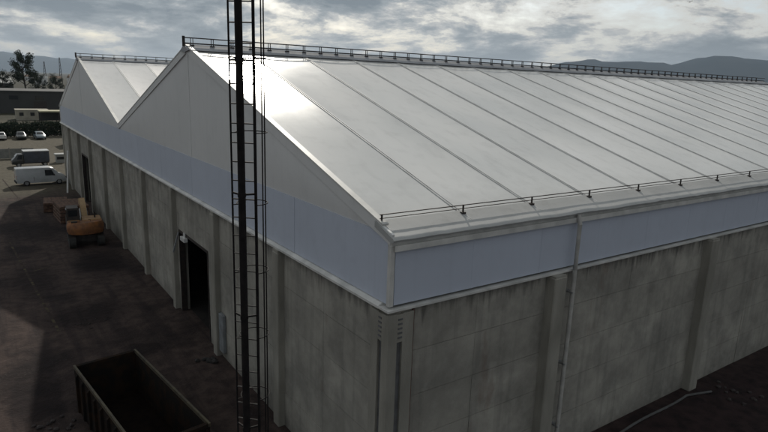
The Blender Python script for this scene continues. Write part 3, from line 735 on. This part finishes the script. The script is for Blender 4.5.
# open canopy
cn = thing('canopy', 'yellowish flat canopy on posts beside the low beige building', 'canopy', (9.0, 166, 0), 0)
MB().box(-3.6, 5, -3, 3, 2.7, 3.0).obj('roof', mat('canopy_sheet', (.42, .4, .26), (.33, .31, .2), .7, 1), cn)
for x in (-3.3, .7, 4.7):
    for y in (-2.8, 2.8): MB().box(x-.08, x+.08, y-.08, y+.08, 0, 2.7).obj('post', DARK, cn)
MB().box(-3.3, 4.7, 2.6, 2.7, .2, 2.6).obj('rear_sheet', DWALL, cn)

# foliage: leaf-sized faces clustered on limb ends
for _m in (LEAF, LEAF2): _m.node_tree.nodes['Principled BSDF'].inputs['Specular IOR Level'].default_value = .08
def foliage(pts, size, per, m, name, parent, seed):
    rn = random.Random(seed); b = MB()
    for (c, r) in pts:
        for k in range(per):
            d = Vector((rn.gauss(0, 1), rn.gauss(0, 1), rn.gauss(0, .8))); d = d.normalized()*r*rn.random()**.45
            p = Vector(c)+d; a = Vector((rn.uniform(-1, 1), rn.uniform(-1, 1), rn.uniform(-1, 1))).normalized(); q = a.orthogonal().normalized(); s = size*rn.uniform(.6, 1.3)
            b.add([p-a*s, p+q*s*.5, p+a*s, p-q*s*.5], [(0, 1, 2, 3)])
    me = bpy.data.meshes.new(name); me.from_pydata(b.v, [], b.f); me.materials.append(m); return link(name, me, parent)
def tree(label, loc, h, seed, spread=.28, clumps=16, per=110, leaf=LEAF, low=.35, rs=.09):
    t = thing('tree', label, 'tree', loc, 0); rn = random.Random(seed)
    MB().tube([(0, 0, -.2), (h*.01, 0, h*.3), (-h*.012, h*.01, h*.62), (h*.01, 0, h*.9)], h*.022, 8, h*.006).obj('trunk', BARK, t, True)
    lm = MB(); pts = []
    for k in range(clumps):
        z = h*(low+(.97-low)*k/(clumps-1)); a = k*2.4+rn.uniform(-.5, .5); rr = h*spread*rn.uniform(.45, 1)*(1-.45*((z/h-low)/(1-low))**2)
        e = Vector((rr*math.cos(a), rr*math.sin(a), z)); s0 = Vector((0, 0, z-h*.14))
        lm.tube([s0, (s0+e)/2+Vector((0, 0, -h*.01)), e], h*.008, 5, h*.003); pts.append((e, h*rs*rn.uniform(.7, 1.25)))
        pts.append((e*.7+s0*.3, h*rs*.7))
    lm.obj('limb', BARK, t); foliage(pts, h*.016, per, leaf, 'crown', t, seed); return t
tree('tall sparse tree rising alone above the dark warehouse roof', (8.2, 246, 0), 19.6, 3, .22, 15, 130, LEAF2, .52, .075)
tree('rounded dark tree at the left picture edge behind the warehouse', (-6.5, 262, 0), 16.5, 5, .3, 18, 120, LEAF2)
tree('low bushy tree left of the tall sparse tree', (1.6, 250, 0), 12.6, 8, .34, 16, 120, LEAF2)
tree('low bushy tree right of the tall sparse tree', (13.5, 256, 0), 12.4, 9, .34, 16, 120, LEAF2)
tree('squat tree standing behind the canopy corner', (19, 252, 0), 11.2, 11, .4, 16, 120, LEAF2)
# hedge behind the parked cars
hg = thing('hedge', 'dark clipped hedge behind the parked cars', 'hedge', (0, 126, 0))
foliage([((-9+.3*k, random.uniform(-.3, .3), .6+.8*(k % 3)+random.uniform(-.1, .3)), .85) for k in range(58)], .2, 190, LEAF2, 'crown', hg, 21)
MB().tube([(-9, 0, .3), (8.2, 0, .3)], .12, 6).obj('stem', BARK, hg)
# far town
rn = random.Random(4)
town = [(52, 690, 'white house with brown roof left of the far mast'), (72, 760, 'beige house with brown roof below the tall far mast'), (88, 720, 'grey-roofed house right of the tall far mast'), (104, 800, 'wide pale house near the hall corner in the distance'), (60, 940, 'farthest pale house left of centre'), (120, 980, 'farthest beige house beside the hall corner')]
for i, (x, y, lb) in enumerate(town):
    t = thing('far_house', lb, 'house', (x, y, 0), rn.uniform(-.4, .4), 'houses on the horizon'); wx, wy, hh = rn.uniform(10, 18), 9, rn.uniform(5, 8)
    MB().box(-wx/2, wx/2, -wy/2, wy/2, 0, hh).obj('wall', BEIGE if i % 2 else WHITE, t)
    MB().prism([(-wy/2-.4, hh), (wy/2+.4, hh), (0, hh+2.6)], 'x', -wx/2-.3, wx/2+.3).obj('roof', TILE if i % 3 else LGREY, t)
    for k in range(3): MB().box(-wx/2+wx*(k+.5)/3-.6, -wx/2+wx*(k+.5)/3+.6, -wy/2-.05, -wy/2+.02, hh*.45, hh*.75).obj('window', GLASS, t)
for i, (x, y, h) in enumerate([(44, 640, 11), (63, 700, 12), (80, 690, 10), (96, 740, 13), (112, 850, 14), (130, 930, 14)]):
    tree(['round far tree left of the houses', 'far tree between the white and beige houses', 'small far tree before the grey-roofed house', 'far tree left of the wide pale house', 'far tree at the hall corner', 'farthest tree beside the hall corner'][i], (x, y, 0), h, 40+i, .42, 14, 60, LEAF2, .25, .14)
for (px_, y, h, lb) in ((62, 760, 24, 'short lattice mast on the horizon'), (82, 800, 30, 'taller lattice mast on the horizon')):
    t = thing('lattice_mast', lb, 'mast', (px_, y, 0), 0, 'masts on the horizon')
    for sx in (-1, 1):
        for sy in (-1, 1): MB().beam((sx*1.4, sy*1.4, 0), (sx*.3, sy*.3, h), .3, .3).obj('leg', DARK, t)
    for k in range(8):
        f = k/8; w0 = 1.4-1.1*f; z = h*f
        for s in (-1, 1): MB().beam((-w0, s*w0, z), (w0*.9, s*w0*.9, z+h/8), .14, .14).obj('brace', DARK, t)
bird = MB().rings([[(0, -.02, 0), (0, .02, 0), (0, 0, .02)], [(.12, -.06, -.05), (.12, .06, -.05), (.12, 0, .06)], [(.42, -.02, 0), (.42, .02, 0), (.42, 0, .03)]])
for s in (-1, 1): bird.add([(.1, s*.04, .03), (.28, s*.04, .03), (.24, s*.5, .16), (.14, s*.42, .15), (.2, s*.52, .14), (.1, s*.04, 0)], [(0, 1, 2, 3), (5, 4, 1)])
v = fw*585.98 + rt*(689-384) + up*(216-2); bo_ = tag(bird.obj('bird', DARK), 'tiny dark bird high in the sky at right', 'bird'); bo_.location = CAM + v.normalized()*150; bo_.scale = (1.4,)*3

# ------------------------------------------------------------------ haze
hb = MB().box(-24000, 24000, -24000, 24000, -1.0, 640).obj('haze', HILL); hb['kind'] = 'stuff'
hm_ = bpy.data.materials.new('haze'); hm_.use_nodes = True; t = hm_.node_tree; t.nodes.clear()
pv = t.nodes.new('ShaderNodeVolumePrincipled'); pv.inputs['Color'].default_value = (.66, .79, .95, 1); pv.inputs['Density'].default_value = 5.6e-5; pv.inputs['Anisotropy'].default_value = .2
ou = t.nodes.new('ShaderNodeOutputMaterial'); t.links.new(pv.outputs[0], ou.inputs['Volume'])
hb.data.materials.clear(); hb.data.materials.append(hm_)
